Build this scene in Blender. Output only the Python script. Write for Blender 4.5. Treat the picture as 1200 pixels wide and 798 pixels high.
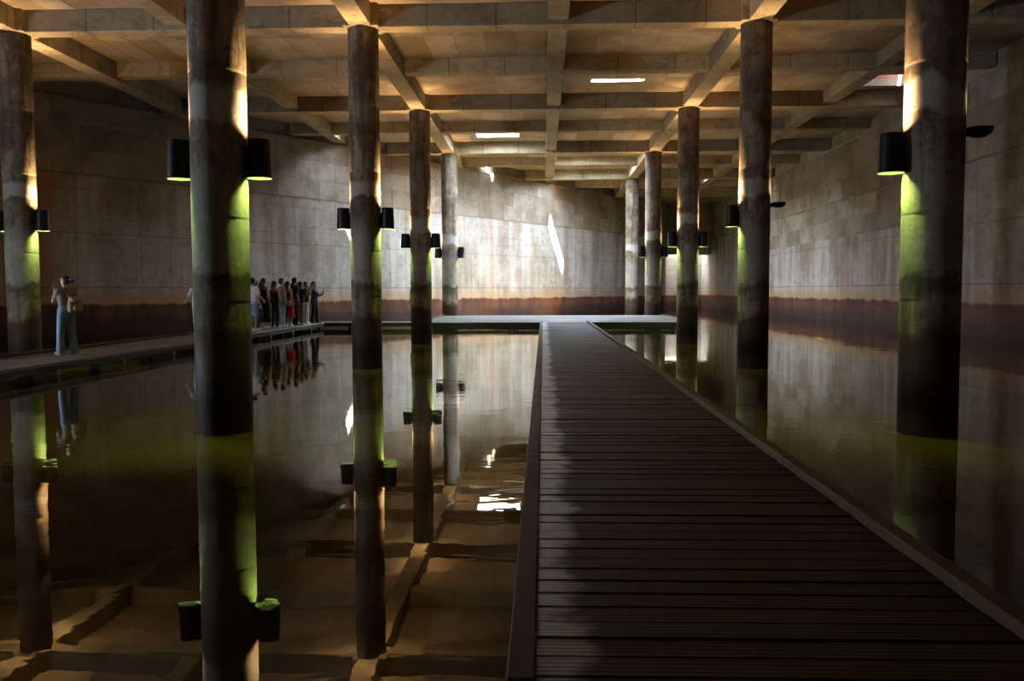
import bpy, bmesh, math, random
from mathutils import Vector, Matrix
random.seed(7)
scene = bpy.context.scene
for o in list(bpy.data.objects):
    bpy.data.objects.remove(o)
COL = scene.collection

# ------------------------------------------------------------------ camera
F_PX, YAW, PITCH, ROLL, EYE = 1008.1, 0.0363, 0.0582, -0.0035, 1.508
fw = Vector((-math.sin(YAW) * math.cos(PITCH), math.cos(YAW) * math.cos(PITCH), -math.sin(PITCH)))
rt = Vector((math.cos(YAW), math.sin(YAW), 0.0))
up = rt.cross(fw)
rt, up = rt * math.cos(ROLL) + up * math.sin(ROLL), up * math.cos(ROLL) - rt * math.sin(ROLL)
cam_data = bpy.data.cameras.new('camera')
cam_data.sensor_width = 36.0
cam_data.lens = F_PX / 1200.0 * 36.0
cam_data.clip_start, cam_data.clip_end = 0.05, 400.0
cam = bpy.data.objects.new('camera', cam_data)
m = Matrix.Identity(4)
for i in range(3):
    m[i][0], m[i][1], m[i][2] = rt[i], up[i], -fw[i]
m[2][3] = EYE
cam.matrix_world = m
COL.objects.link(cam)
scene.camera = cam

# ------------------------------------------------------------------ sky, sun, exposure
SKY_STRENGTH = 120.0
SUN_STRENGTH = 420.0
UP_WATTS = 520.0
BEAM_WATTS = 1500.0
DOWN_WATTS = 270.0
UP_COLOR = (1.0, 0.64, 0.30)
DOWN_COLOR = (0.68, 1.0, 0.22)
world = bpy.data.worlds.new('sky')
scene.world = world
world.use_nodes = True
bgn = world.node_tree.nodes['Background']
bgn.inputs['Color'].default_value = (0.70, 0.84, 1.0, 1.0)
bgn.inputs['Strength'].default_value = SKY_STRENGTH
SUN_DIR = Vector((-0.15, 0.48, -1.0))
sl = bpy.data.lights.new('sun', 'SUN')
sl.energy = SUN_STRENGTH
sl.angle = math.radians(0.6)
sl.color = (1.0, 0.97, 0.92)
so = bpy.data.objects.new('sun', sl)
so.rotation_mode = 'QUATERNION'
so.rotation_quaternion = SUN_DIR.to_track_quat('-Z', 'Y')
so.location = (0, 0, 30)
COL.objects.link(so)

scene.view_settings.view_transform = 'Standard'
scene.view_settings.look = 'None'
scene.view_settings.gamma = 1.0
scene.view_settings.use_curve_mapping = False
scene.view_settings.exposure = 0.0
cy = scene.cycles
cy.use_denoising = True
cy.max_bounces = 10
cy.diffuse_bounces = 5
cy.glossy_bounces = 4
cy.transparent_max_bounces = 12
cy.caustics_reflective = False
cy.caustics_refractive = False
cy.sample_clamp_indirect = 12.0

# ------------------------------------------------------------------ helpers
def link(o, parent=None):
    COL.objects.link(o)
    if parent is not None:
        o.parent = parent
    return o

def obj(name, bm, mat, parent=None, smooth=False):
    me = bpy.data.meshes.new(name)
    bm.to_mesh(me)
    bm.free()
    if mat is not None:
        me.materials.append(mat)
    if smooth:
        for p in me.polygons:
            p.use_smooth = True
    return link(bpy.data.objects.new(name, me), parent)

def inst(name, me, loc=(0, 0, 0), rot=(0, 0, 0), scale=(1, 1, 1), parent=None):
    o = bpy.data.objects.new(name, me)
    o.location, o.rotation_euler, o.scale = loc, rot, scale
    return link(o, parent)

def empty(name, loc=(0, 0, 0), rz=0.0):
    o = bpy.data.objects.new(name, None)
    o.empty_display_size = 0.2
    o.location = loc
    o.rotation_euler = (0, 0, rz)
    return link(o)

def tag(o, label, cat=None, group=None, kind=None):
    o['label'] = label
    if cat:
        o['category'] = cat
    if group:
        o['group'] = group
    if kind:
        o['kind'] = kind
    return o

def box(bm, x0, x1, y0, y1, z0, z1, bev=0.0):
    v = [bm.verts.new(p) for p in ((x0, y0, z0), (x1, y0, z0), (x1, y1, z0), (x0, y1, z0),
                                   (x0, y0, z1), (x1, y0, z1), (x1, y1, z1), (x0, y1, z1))]
    fs = [bm.faces.new([v[i] for i in f]) for f in
          ((3, 2, 1, 0), (4, 5, 6, 7), (0, 1, 5, 4), (1, 2, 6, 5), (2, 3, 7, 6), (3, 0, 4, 7))]
    if bev > 0:
        es = list({e for f in fs for e in f.edges})
        bmesh.ops.bevel(bm, geom=es, offset=bev, segments=1, affect='EDGES', profile=0.5)

def newbox(*a, bev=0.0):
    bm = bmesh.new()
    box(bm, *a, bev=bev)
    return bm

def lathe(bm, prof, seg=32, center=(0, 0), closed=False):
    rings = []
    for r, z in prof:
        rings.append([bm.verts.new((center[0] + r * math.cos(2 * math.pi * i / seg),
                                    center[1] + r * math.sin(2 * math.pi * i / seg), z)) for i in range(seg)])
    n = len(rings)
    for k in range(n if closed else n - 1):
        a, b = rings[k], rings[(k + 1) % n]
        for i in range(seg):
            j = (i + 1) % seg
            bm.faces.new((a[i], a[j], b[j], b[i]))
    return rings

def tube(bm, pts, rad, seg=8, caps=True):
    """swept tube through pts; rad is one radius or one per point"""
    pts = [Vector(p) for p in pts]
    if not isinstance(rad, (list, tuple)):
        rad = [rad] * len(pts)
    rings = []
    prev = None
    for k, p in enumerate(pts):
        d = (pts[min(k + 1, len(pts) - 1)] - pts[max(k - 1, 0)]).normalized()
        if prev is None:
            a = d.orthogonal().normalized()
        else:
            a = (prev - d * prev.dot(d)).normalized()
        prev = a
        b = d.cross(a)
        rings.append([bm.verts.new(p + (a * math.cos(2 * math.pi * i / seg) + b * math.sin(2 * math.pi * i / seg)) * rad[k])
                      for i in range(seg)])
    for k in range(len(rings) - 1):
        for i in range(seg):
            j = (i + 1) % seg
            bm.faces.new((rings[k][i], rings[k][j], rings[k + 1][j], rings[k + 1][i]))
    if caps:
        bm.faces.new(list(reversed(rings[0])))
        bm.faces.new(rings[-1])

def ball(bm, c, r, seg=12, rings=8):
    if not isinstance(r, (list, tuple)):
        r = (r, r, r)
    M = Matrix.Translation(Vector(c)) @ Matrix.Diagonal((r[0], r[1], r[2], 1))
    return bmesh.ops.create_uvsphere(bm, u_segments=seg, v_segments=rings, radius=1.0, matrix=M)['verts']

def capsule(bm, p0, r0, p1, r1, seg=12):
    tube(bm, [p0, p1], [r0, r1], seg)
    ball(bm, p0, r0, seg, 8)
    ball(bm, p1, r1, seg, 8)

def loft(bm, rows, seg=24, caps=True):
    """rows: (cx, cy, z, rx, ry)"""
    rings = []
    for cx, cyy, z, rx, ry in rows:
        rings.append([bm.verts.new((cx + rx * math.cos(2 * math.pi * i / seg), cyy + ry * math.sin(2 * math.pi * i / seg), z))
                      for i in range(seg)])
    for a, b in zip(rings, rings[1:]):
        for i in range(seg):
            j = (i + 1) % seg
            bm.faces.new((a[i], a[j], b[j], b[i]))
    if caps:
        bm.faces.new(list(reversed(rings[0])))
        bm.faces.new(rings[-1])
    return rings

# ------------------------------------------------------------------ materials
class NT:
    def __init__(self, name):
        self.mat = bpy.data.materials.new(name)
        self.mat.use_nodes = True
        self.t = self.mat.node_tree
        self.p = self.t.nodes['Principled BSDF']
    def n(self, kind, **kw):
        nd = self.t.nodes.new(kind)
        for k, v in kw.items():
            setattr(nd, k, v)
        return nd
    def put(self, sock, val):
        if hasattr(val, 'is_output') or isinstance(val, bpy.types.NodeSocket):
            self.t.links.new(val, sock)
        elif isinstance(val, (tuple, list)) and len(val) == 3 and sock.type == 'RGBA':
            sock.default_value = (*val, 1.0)
        else:
            sock.default_value = val
    def math(self, op, a, b=0.0, c=None, clamp=False):
        nd = self.n('ShaderNodeMath', operation=op, use_clamp=clamp)
        self.put(nd.inputs[0], a)
        self.put(nd.inputs[1], b)
        if c is not None:
            self.put(nd.inputs[2], c)
        return nd.outputs[0]
    def mix(self, fac, a, b, blend='MIX'):
        nd = self.n('ShaderNodeMix', data_type='RGBA', blend_type=blend)
        self.put(nd.inputs['Factor'], fac)
        self.put(nd.inputs['A'], a) if False else self.put(nd.inputs[6], a)
        self.put(nd.inputs[7], b)
        return nd.outputs[2]
    def ramp(self, val, lo, hi, a=0.0, b=1.0, smooth=True):
        nd = self.n('ShaderNodeMapRange', interpolation_type='SMOOTHSTEP' if smooth else 'LINEAR')
        self.put(nd.inputs['Value'], val)
        nd.inputs['From Min'].default_value = lo
        nd.inputs['From Max'].default_value = hi
        nd.inputs['To Min'].default_value = a
        nd.inputs['To Max'].default_value = b
        return nd.outputs[0]
    def noise(self, vec, scale=1.0, detail=4.0, rough=0.55, st=(1, 1, 1), dist=0.0, off=None):
        mp = self.n('ShaderNodeMapping')
        self.put(mp.inputs['Vector'], vec)
        mp.inputs['Scale'].default_value = st
        if off is not None:
            self.put(mp.inputs['Location'], off)
        nd = self.n('ShaderNodeTexNoise')
        self.t.links.new(mp.outputs[0], nd.inputs['Vector'])
        nd.inputs['Scale'].default_value = scale
        nd.inputs['Detail'].default_value = detail
        nd.inputs['Roughness'].default_value = rough
        nd.inputs['Distortion'].default_value = dist
        return nd.outputs['Fac']
    def bump(self, h, strength=0.3, dist=0.02):
        nd = self.n('ShaderNodeBump')
        nd.inputs['Strength'].default_value = strength
        nd.inputs['Distance'].default_value = dist
        self.t.links.new(h, nd.inputs['Height'])
        self.t.links.new(nd.outputs[0], self.p.inputs['Normal'])
    def pos(self):
        g = self.n('ShaderNodeNewGeometry')
        return g.outputs['Position']
    def xyz(self, v):
        s = self.n('ShaderNodeSeparateXYZ')
        self.t.links.new(v, s.inputs[0])
        return s.outputs
    def rnd(self):
        return self.n('ShaderNodeObjectInfo').outputs['Random']
    def col(self, c):
        self.put(self.p.inputs['Base Color'], c)
    def set(self, **kw):
        for k, v in kw.items():
            self.put(self.p.inputs[k.replace('_', ' ')], v)
        return self

def plain(name, c, rough=0.7, metal=0.0, var=0.12, scale=30.0):
    k = NT(name)
    tc = k.n('ShaderNodeTexCoord').outputs['Object']
    f = k.noise(tc, scale, 3.0)
    c0 = tuple(x * (1 - var) for x in c)
    c1 = tuple(min(1, x * (1 + var)) for x in c)
    k.col(k.mix(f, c0, c1))
    k.set(Roughness=rough, Metallic=metal)
    return k.mat

def wall_mat(name, tangent, with_lines=True):
    k = NT(name)
    P = k.pos()
    x, y, z = k.xyz(P)
    dn = k.n('ShaderNodeVectorMath', operation='DOT_PRODUCT')
    k.t.links.new(P, dn.inputs[0])
    dn.inputs[1].default_value = (*tangent, 0)
    u = dn.outputs['Value']
    cx = k.n('ShaderNodeCombineXYZ')
    k.put(cx.inputs[0], u)
    k.put(cx.inputs[2], z)
    V = cx.outputs[0]
    big = k.noise(P, 0.35, 5.0, 0.6)
    fine = k.noise(P, 7.0, 6.0, 0.65)
    streak = k.noise(V, 1.0, 5.0, 0.6, st=(1.1, 1, 0.10))
    streak2 = k.noise(V, 1.0, 4.0, 0.6, st=(4.5, 1, 0.14))
    base = k.mix(k.ramp(big, 0.35, 0.65), (0.25, 0.205, 0.15), (0.46, 0.42, 0.37))
    base = k.mix(k.ramp(fine, 0.3, 0.75, 0.0, 0.45), base, (0.24, 0.21, 0.18))
    # vertical weather streaks below the lift joint, horizontal grime above
    low = k.ramp(z, 5.9, 5.5)
    base = k.mix(k.math('MULTIPLY', low, k.ramp(streak, 0.40, 0.68, 0.0, 0.55)), base, (0.57, 0.555, 0.53))
    base = k.mix(k.math('MULTIPLY', low, k.ramp(streak2, 0.53, 0.70, 0.0, 0.55)), base, (0.36, 0.25, 0.17))
    grime = k.noise(V, 1.0, 6.0, 0.7, st=(0.5, 1, 1.5))
    base = k.mix(k.math('MULTIPLY', k.ramp(z, 5.4, 6.2), k.ramp(grime, 0.42, 0.7, 0.0, 0.7)), base, (0.17, 0.135, 0.10))
    pit = k.noise(P, 2.4, 8.0, 0.75, dist=0.4)
    base = k.mix(k.ramp(pit, 0.53, 0.64, 0.0, 0.5), base, (0.19, 0.15, 0.115))
    base = k.mix(k.ramp(pit, 0.44, 0.34, 0.0, 0.4), base, (0.59, 0.575, 0.55))
    boards = k.noise(V, 1.0, 2.0, 0.5, st=(0.25, 1, 9.0))
    base = k.mix(k.math('MULTIPLY', k.ramp(z, 2.5, 4.5), k.ramp(boards, 0.55, 0.68, 0.0, 0.35)), base, (0.18, 0.145, 0.11))
    # rust runs
    rust = k.noise(V, 1.0, 4.0, 0.5, st=(0.55, 1, 0.035), dist=0.3)
    base = k.mix(k.ramp(rust, 0.60, 0.70, 0.0, 0.7), base, (0.36, 0.155, 0.065))
    # horizontal lift joints
    for zz, w in ((5.68, 0.03), (1.66, 0.02), (3.6, 0.012)):
        d = k.math('ABSOLUTE', k.math('SUBTRACT', z, zz))
        base = k.mix(k.ramp(d, w * 2, w * 0.5, 0.0, 0.55), base, (0.12, 0.095, 0.07))
    if with_lines:
        fr = k.math('FRACT', k.math('MULTIPLY', u, 0.82))
        ln = k.ramp(k.math('ABSOLUTE', k.math('SUBTRACT', fr, 0.5)), 0.022, 0.006, 0.0, 0.45)
        base = k.mix(k.math('MULTIPLY', ln, low), base, (0.17, 0.13, 0.10))
    # old high-water marks
    edge = k.noise(V, 1.0, 5.0, 0.6, st=(1.3, 1, 0.5))
    ze = k.math('ADD', z, k.math('MULTIPLY', k.math('SUBTRACT', edge, 0.5), 0.35))
    base = k.mix(k.math('MULTIPLY', k.ramp(ze, 1.75, 1.15, 0.0, 1.0), k.ramp(big, 0.38, 0.62, 0.35, 0.85)), base, (0.44, 0.25, 0.13))
    base = k.mix(k.ramp(ze, 1.12, 0.98), base, k.mix(k.ramp(edge, 0.35, 0.65), (0.075, 0.034, 0.024), (0.135, 0.062, 0.038)))
    base = k.mix(k.ramp(ze, 0.75, 0.25, 0.0, 0.75), base, (0.035, 0.022, 0.022))
    k.col(base)
    k.set(Roughness=k.ramp(ze, 0.6, 1.4, 0.6, 0.85), Specular_IOR_Level=0.12)
    h = k.math('ADD', k.math('MULTIPLY', fine, 0.6), k.math('MULTIPLY', grime, 0.4))
    k.bump(h, 0.35, 0.02)
    return k.mat

def panel_mat(name, c0, c1, dark):
    k = NT(name)
    P = k.pos()
    r = k.rnd()
    big = k.noise(P, 0.8, 5.0, 0.65)
    fine = k.noise(P, 9.0, 6.0, 0.65)
    b = k.mix(r, c0, c1)
    b = k.mix(k.ramp(big, 0.38, 0.68, 0.0, 0.7), b, dark)
    b = k.mix(k.ramp(fine, 0.45, 0.8, 0.0, 0.5), b, dark)
    rust = k.noise(P, 0.5, 3.0, 0.5, st=(1, 1, 0.3))
    b = k.mix(k.ramp(rust, 0.60, 0.72, 0.0, 0.5), b, (0.30, 0.15, 0.075))
    k.col(b)
    k.set(Roughness=0.85)
    k.bump(fine, 0.3, 0.012)
    return k.mat

def column_mat():
    k = NT('column_concrete')
    P = k.pos()
    x, y, z = k.xyz(P)
    big = k.noise(P, 0.9, 6.0, 0.65)
    fine = k.noise(P, 9.0, 6.0, 0.7)
    run = k.noise(P, 1.0, 5.0, 0.6, st=(5, 5, 0.35))
    base = k.mix(k.ramp(big, 0.35, 0.68), (0.095, 0.072, 0.050), (0.29, 0.235, 0.175))
    base = k.mix(k.ramp(run, 0.45, 0.66, 0.0, 0.8), base, (0.075, 0.055, 0.038))
    grit = k.noise(P, 3.4, 8.0, 0.75, st=(1.3, 1.3, 0.7), dist=0.6)
    base = k.mix(k.ramp(grit, 0.52, 0.62, 0.0, 0.6), base, (0.045, 0.034, 0.024))
    base = k.mix(k.ramp(grit, 0.44, 0.36, 0.0, 0.45), base, (0.38, 0.33, 0.26))
    base = k.mix(k.ramp(fine, 0.52, 0.75, 0.0, 0.6), base, (0.06, 0.05, 0.04))
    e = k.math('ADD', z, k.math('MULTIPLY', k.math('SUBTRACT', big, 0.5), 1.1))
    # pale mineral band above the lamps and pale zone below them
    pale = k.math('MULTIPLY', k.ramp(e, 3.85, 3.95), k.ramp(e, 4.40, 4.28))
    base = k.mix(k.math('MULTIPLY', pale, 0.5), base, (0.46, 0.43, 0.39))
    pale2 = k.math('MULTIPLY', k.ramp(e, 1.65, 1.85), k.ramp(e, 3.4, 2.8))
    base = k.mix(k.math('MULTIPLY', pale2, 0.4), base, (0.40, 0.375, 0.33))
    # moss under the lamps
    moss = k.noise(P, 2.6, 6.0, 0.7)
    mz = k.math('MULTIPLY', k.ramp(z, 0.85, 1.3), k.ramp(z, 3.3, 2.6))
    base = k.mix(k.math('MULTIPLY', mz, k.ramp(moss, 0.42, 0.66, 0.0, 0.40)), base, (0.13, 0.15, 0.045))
    ring = k.math('ABSOLUTE', k.math('SUBTRACT', e, 1.62))
    base = k.mix(k.ramp(ring, 0.14, 0.03, 0.0, 0.7), base, (0.06, 0.055, 0.04))
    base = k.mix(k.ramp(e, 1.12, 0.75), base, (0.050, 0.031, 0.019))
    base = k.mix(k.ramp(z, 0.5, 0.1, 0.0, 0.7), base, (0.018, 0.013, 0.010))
    k.col(base)
    k.set(Roughness=k.ramp(z, 0.3, 1.3, 0.55, 0.85), Specular_IOR_Level=0.12)
    k.bump(k.math('ADD', k.math('MULTIPLY', fine, 0.5), k.math('MULTIPLY', moss, 0.5)), 0.55, 0.03)
    return k.mat

def ceiling_mat(name, a, b, dark, axis=None):
    k = NT(name)
    P = k.pos()
    big = k.noise(P, 0.45, 5.0, 0.6)
    fine = k.noise(P, 8.0, 6.0, 0.7)
    c = k.mix(k.ramp(big, 0.35, 0.65), a, b)
    c = k.mix(k.ramp(fine, 0.48, 0.78, 0.0, 0.55), c, dark)
    c = k.mix(k.math('MULTIPLY', k.rnd(), 0.25), c, dark)
    blotch = k.noise(P, 1.7, 7.0, 0.72, dist=0.5)
    c = k.mix(k.ramp(blotch, 0.50, 0.66, 0.0, 0.55), c, tuple(v * 0.75 for v in dark))
    c = k.mix(k.ramp(k.noise(P, 2.6, 5.0, 0.6, st=(1, 1, 3)), 0.56, 0.70, 0.0, 0.45), c, tuple(min(1, v * 1.25) for v in b))
    if axis is not None:
        u = k.xyz(P)[axis]
        fr = k.math('FRACT', k.math('MULTIPLY', k.math('ADD', u, 0.31), 0.56))
        ln = k.ramp(k.math('ABSOLUTE', k.math('SUBTRACT', fr, 0.5)), 0.016, 0.006, 0.0, 0.6)
        c = k.mix(ln, c, tuple(v * 0.45 for v in dark))
    k.col(c)
    k.set(Roughness=0.88)
    k.bump(fine, 0.3, 0.015)
    return k.mat

def wood_mat(name, c0, c1, along=(0.6, 14, 14), wet_painted_sheen=True):
    k = NT(name)
    P = k.pos()
    x, y, z = k.xyz(P)
    r = k.rnd()
    off = k.n('ShaderNodeCombineXYZ')
    k.put(off.inputs[0], k.math('MULTIPLY', r, 37.0))
    k.put(off.inputs[1], k.math('MULTIPLY', r, 91.0))
    g = k.noise(P, 2.0, 6.0, 0.6, st=along, dist=0.4, off=off.outputs[0])
    patch = k.noise(P, 0.9, 4.0, 0.6)
    c = k.mix(g, c0, c1)
    c = k.mix(k.math('MULTIPLY', r, 0.55), c, tuple(v * 0.45 for v in c0))
    c = k.mix(k.ramp(patch, 0.45, 0.7, 0.0, 0.5), c, tuple(v * 0.5 for v in c0))
    k.col(c)
    if wet_painted_sheen:
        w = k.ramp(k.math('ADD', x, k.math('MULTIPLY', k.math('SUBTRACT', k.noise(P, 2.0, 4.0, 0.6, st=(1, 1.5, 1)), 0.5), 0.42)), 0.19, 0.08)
        c = k.mix(k.math('MULTIPLY', w, 0.8), c, k.mix(g, (0.12, 0.122, 0.135), (0.27, 0.275, 0.30)))  # bluish daylight sheen painted into the colour along the left edge
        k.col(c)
        ro = k.math('MULTIPLY_ADD', g, 0.25, 0.48)
        k.put(k.p.inputs['Roughness'], k.math('MULTIPLY_ADD', w, -0.22, ro))
        k.put(k.p.inputs['Specular IOR Level'], k.math('MULTIPLY_ADD', w, 0.35, 0.14))
    else:
        k.set(Roughness=0.65, Specular_IOR_Level=0.2)
    if wet_painted_sheen:
        fr = k.math('FRACT', k.math('MULTIPLY', k.math('ADD', y, 1.0), 5.0 / 0.156))
        gr = k.ramp(k.math('ABSOLUTE', k.math('SUBTRACT', fr, 0.5)), 0.22, 0.40)
        c = k.mix(k.math('MULTIPLY', gr, 0.45), c, (0.012, 0.007, 0.004))
        k.col(c)
        g = k.math('SUBTRACT', g, k.math('MULTIPLY', gr, 0.8))
    k.bump(g, 0.35, 0.004)
    return k.mat

LEFT_T = (0.537, 0.843)
M = {}
M['wall_left'] = wall_mat('wall_left_concrete', LEFT_T)
M['wall_right'] = wall_mat('wall_right_concrete', (0.0, 1.0), with_lines=False)
M['wall_other'] = wall_mat('wall_other_concrete', (0.7, 0.7))
M['panel'] = panel_mat('formwork_panel', (0.25, 0.20, 0.145), (0.44, 0.38, 0.31), (0.15, 0.115, 0.08))
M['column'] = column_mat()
M['beam'] = ceiling_mat('beam_concrete', (0.30, 0.235, 0.14), (0.45, 0.36, 0.235), (0.17, 0.125, 0.068))
M['beam_t'] = ceiling_mat('beam_concrete_transverse', (0.30, 0.235, 0.14), (0.45, 0.36, 0.235), (0.17, 0.125, 0.068), 0)
M['beam_l'] = ceiling_mat('beam_concrete_longitudinal', (0.30, 0.235, 0.14), (0.45, 0.36, 0.235), (0.17, 0.125, 0.068), 1)
M['slab'] = ceiling_mat('slab_concrete', (0.34, 0.265, 0.18), (0.44, 0.355, 0.25), (0.22, 0.165, 0.10))
M['slab_panel'] = panel_mat('slab_panel', (0.30, 0.225, 0.15), (0.54, 0.44, 0.32), (0.27, 0.195, 0.12))
M['hatch'] = plain('hatch_brick', (0.42, 0.20, 0.11), 0.85, 0, 0.3, 4)
M['plank'] = wood_mat('wet_dark_timber_painted_sheen', (0.028, 0.0155, 0.008), (0.064, 0.037, 0.020))
M['kerb'] = wood_mat('kerb_timber', (0.085, 0.049, 0.022), (0.165, 0.098, 0.047), along=(14, 0.6, 14), wet_painted_sheen=False)
M['deck_grey'] = wood_mat('grey_deck', (0.17, 0.155, 0.145), (0.27, 0.25, 0.24), along=(0.8, 9, 9), wet_painted_sheen=False)
M['fascia'] = plain('fascia_steel', (0.045, 0.042, 0.040), 0.5, 0.3, 0.25, 3)
M['edge_rail'] = plain('edge_timber', (0.20, 0.175, 0.15), 0.5, 0, 0.2, 5)
M['lamp'] = plain('lamp_black_metal', (0.020, 0.018, 0.018), 0.38, 0.6, 0.15, 12)
M['lamp_in'] = plain('lamp_inner_white', (0.34, 0.36, 0.32), 0.5, 0, 0.03, 8)

def glow(name, c, s):
    k = NT(name)
    tc = k.n('ShaderNodeTexCoord').outputs['Object']
    f = k.noise(tc, 9.0, 2.0)
    k.col((0.8, 0.8, 0.8) if s > 1 else (0.02, 0.02, 0.025))
    k.put(k.p.inputs['Emission Color'], k.mix(k.math('MULTIPLY', f, 0.2), c, (1, 1, 1)))
    k.p.inputs['Emission Strength'].default_value = s
    return k.mat
M['bulb_up'] = glow('bulb_up', UP_COLOR, 6.0)
M['bulb_down'] = glow('bulb_down', DOWN_COLOR, 5.0)

def floor_mat():
    k = NT('pool_floor')
    P = k.pos()
    a = k.noise(P, 0.35, 6.0, 0.65)
    b = k.noise(P, 4.0, 6.0, 0.7)
    c = k.mix(k.ramp(a, 0.35, 0.65), (0.12, 0.10, 0.035), (0.26, 0.205, 0.085))
    c = k.mix(k.ramp(b, 0.45, 0.75, 0.0, 0.6), c, (0.05, 0.042, 0.022))
    k.col(c)
    k.set(Roughness=0.9)
    return k.mat
M['floor'] = floor_mat()

def water_mat():
    k = NT('still_water')
    k.t.nodes.remove(k.p)
    out = k.t.nodes['Material Output']
    P = k.pos()
    n1 = k.noise(P, 1.3, 3.0, 0.5, st=(0.8, 1.6, 1), dist=0.6)
    n2 = k.noise(P, 5.5, 2.0, 0.5, st=(0.7, 1.7, 1))
    calm = k.ramp(k.noise(P, 0.12, 2.0, 0.5), 0.38, 0.62, 0.25, 1.0)
    h = k.math('MULTIPLY', k.math('ADD', k.math('MULTIPLY', n1, 1.0), k.math('MULTIPLY', n2, 0.10)), calm)
    bp = k.n('ShaderNodeBump')
    bp.inputs['Strength'].default_value = 1.0
    bp.inputs['Distance'].default_value = 0.004
    k.t.links.new(h, bp.inputs['Height'])
    fr = k.n('ShaderNodeFresnel')
    fr.inputs['IOR'].default_value = 1.55
    k.t.links.new(bp.outputs[0], fr.inputs['Normal'])
    tr = k.n('ShaderNodeBsdfTransparent')
    tr.inputs[0].default_value = (0.60, 0.55, 0.32, 1)
    gl = k.n('ShaderNodeBsdfGlossy')
    gl.inputs['Roughness'].default_value = 0.008
    gl.inputs['Color'].default_value = (0.97, 0.95, 0.88, 1)
    k.t.links.new(bp.outputs[0], gl.inputs['Normal'])
    mx = k.n('ShaderNodeMixShader')
    k.t.links.new(fr.outputs[0], mx.inputs[0])
    k.t.links.new(tr.outputs[0], mx.inputs[1])
    k.t.links.new(gl.outputs[0], mx.inputs[2])
    k.t.links.new(mx.outputs[0], out.inputs['Surface'])
    return k.mat
M['water'] = water_mat()

# ------------------------------------------------------------------ the hall: floor, water, walls
SLAB_Z, BEAM_Z, SEC_Z, LEDGE_Z = 8.88, 8.30, 8.42, 8.30
XW = 14.0            # right wall
YREAR, YEND = -6.0, 77.0
DECK = 0.25
def wall_y(x):       # plan curve of the long left wall
    return 0.003156 * x * x + 1.57301 * x + 55.19954
def wall_x(y):
    a, b, c = 0.003156, 1.57301, 55.19954 - y
    return (-b + math.sqrt(b * b - 4 * a * c)) / (2 * a)
X_CORNER, X_END = -20.0, 10.0

fl = obj('floor', newbox(-21, 15, -7, 79, -0.75, -0.55), M['floor'])
tag(fl, 'murky olive brown pool bottom seen through the water', 'floor', kind='structure')
bm = bmesh.new()
wp = [(-20.0, YREAR), (XW, YREAR), (XW, YEND), (X_END, YEND), (X_END, wall_y(X_END))]
wp += [(X_END + (X_CORNER - X_END) * i / 40, wall_y(X_END + (X_CORNER - X_END) * i / 40)) for i in range(1, 41)]
bm.faces.new([bm.verts.new((a, b, 0)) for a, b in wp])
wt = obj('water', bm, M['water'])
tag(wt, 'still dark mirror-like water filling the whole reservoir floor', 'water', kind='stuff')

def strip_wall(pts, z0, z1, thick):
    """solid wall following plan points; thickness to the left of the path"""
    bm = bmesh.new()
    rows = []
    for i, p in enumerate(pts):
        a = Vector(pts[max(i - 1, 0)])
        b = Vector(pts[min(i + 1, len(pts) - 1)])
        d = (b - a).normalized()
        nrm = Vector((-d.y, d.x)) * thick
        q = Vector(p) + nrm
        rows.append([bm.verts.new((p[0], p[1], z0)), bm.verts.new((p[0], p[1], z1)),
                     bm.verts.new((q.x, q.y, z1)), bm.verts.new((q.x, q.y, z0))])
    for a, b in zip(rows, rows[1:]):
        for i in range(4):
            j = (i + 1) % 4
            bm.faces.new((a[i], b[i], b[j], a[j]))
    bm.faces.new(rows[0])
    bm.faces.new(list(reversed(rows[-1])))
    bmesh.ops.recalc_face_normals(bm, faces=bm.faces)
    return bm

NL = 40
lpts = [(X_CORNER + (X_END - X_CORNER) * i / NL, wall_y(X_CORNER + (X_END - X_CORNER) * i / NL)) for i in range(NL + 1)]
wl = obj('wall_left', strip_wall(lpts, -0.6, LEDGE_Z, 0.5), M['wall_left'])
tag(wl, 'long curving streaked concrete wall with brown high-water stain', 'wall', kind='structure')
ln = [Vector((-0.843, 0.537))] * (NL + 1)
upts = [(p[0] - 0.843 * 0.10, p[1] + 0.537 * 0.10) for p in lpts]
obj('upper_wall', strip_wall(upts, LEDGE_Z - 0.05, SLAB_Z + 0.02, 0.4), M['panel'], wl)
cpts = [(p[0] + 0.843 * 0.03, p[1] - 0.537 * 0.03) for p in lpts]
obj('ledge', strip_wall(cpts, LEDGE_Z - 0.05, LEDGE_Z + 0.015, 0.2), M['beam'], wl)

wr = obj('wall_right', newbox(XW, XW + 0.5, YREAR, YEND, -0.6, LEDGE_Z), M['wall_right'])
tag(wr, 'straight board-marked concrete wall on the right with dark waterline stain', 'wall', kind='structure')
obj('upper_wall', newbox(XW + 0.10, XW + 0.5, YREAR, YEND, LEDGE_Z - 0.05, SLAB_Z + 0.02), M['panel'], wr)
obj('ledge', newbox(XW - 0.03, XW + 0.1, YREAR, YEND, LEDGE_Z - 0.05, LEDGE_Z + 0.015), M['beam'], wr)
we = obj('wall_end', newbox(8.5, XW, YEND, YEND + 0.4, -0.6, SLAB_Z), M['wall_other'])
tag(we, 'pale end wall of the far recess under a hanging concrete box', 'wall', kind='structure')
ws = obj('wall_recess', newbox(X_END - 0.45, X_END + 0.0, wall_y(X_END) - 0.4, YEND, -0.6, SLAB_Z), M['wall_other'])
tag(ws, 'dark end pier where the long left wall stops at the recess', 'wall', kind='structure')
hb = obj('wall_overhang', newbox(X_END + 0.0, XW - 0.001, 72.5, 74.2, 4.45, SLAB_Z - 0.002, bev=0.03), M['wall_other'])
tag(hb, 'concrete box hanging from the ceiling in the far right corner', 'wall', kind='structure')
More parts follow.
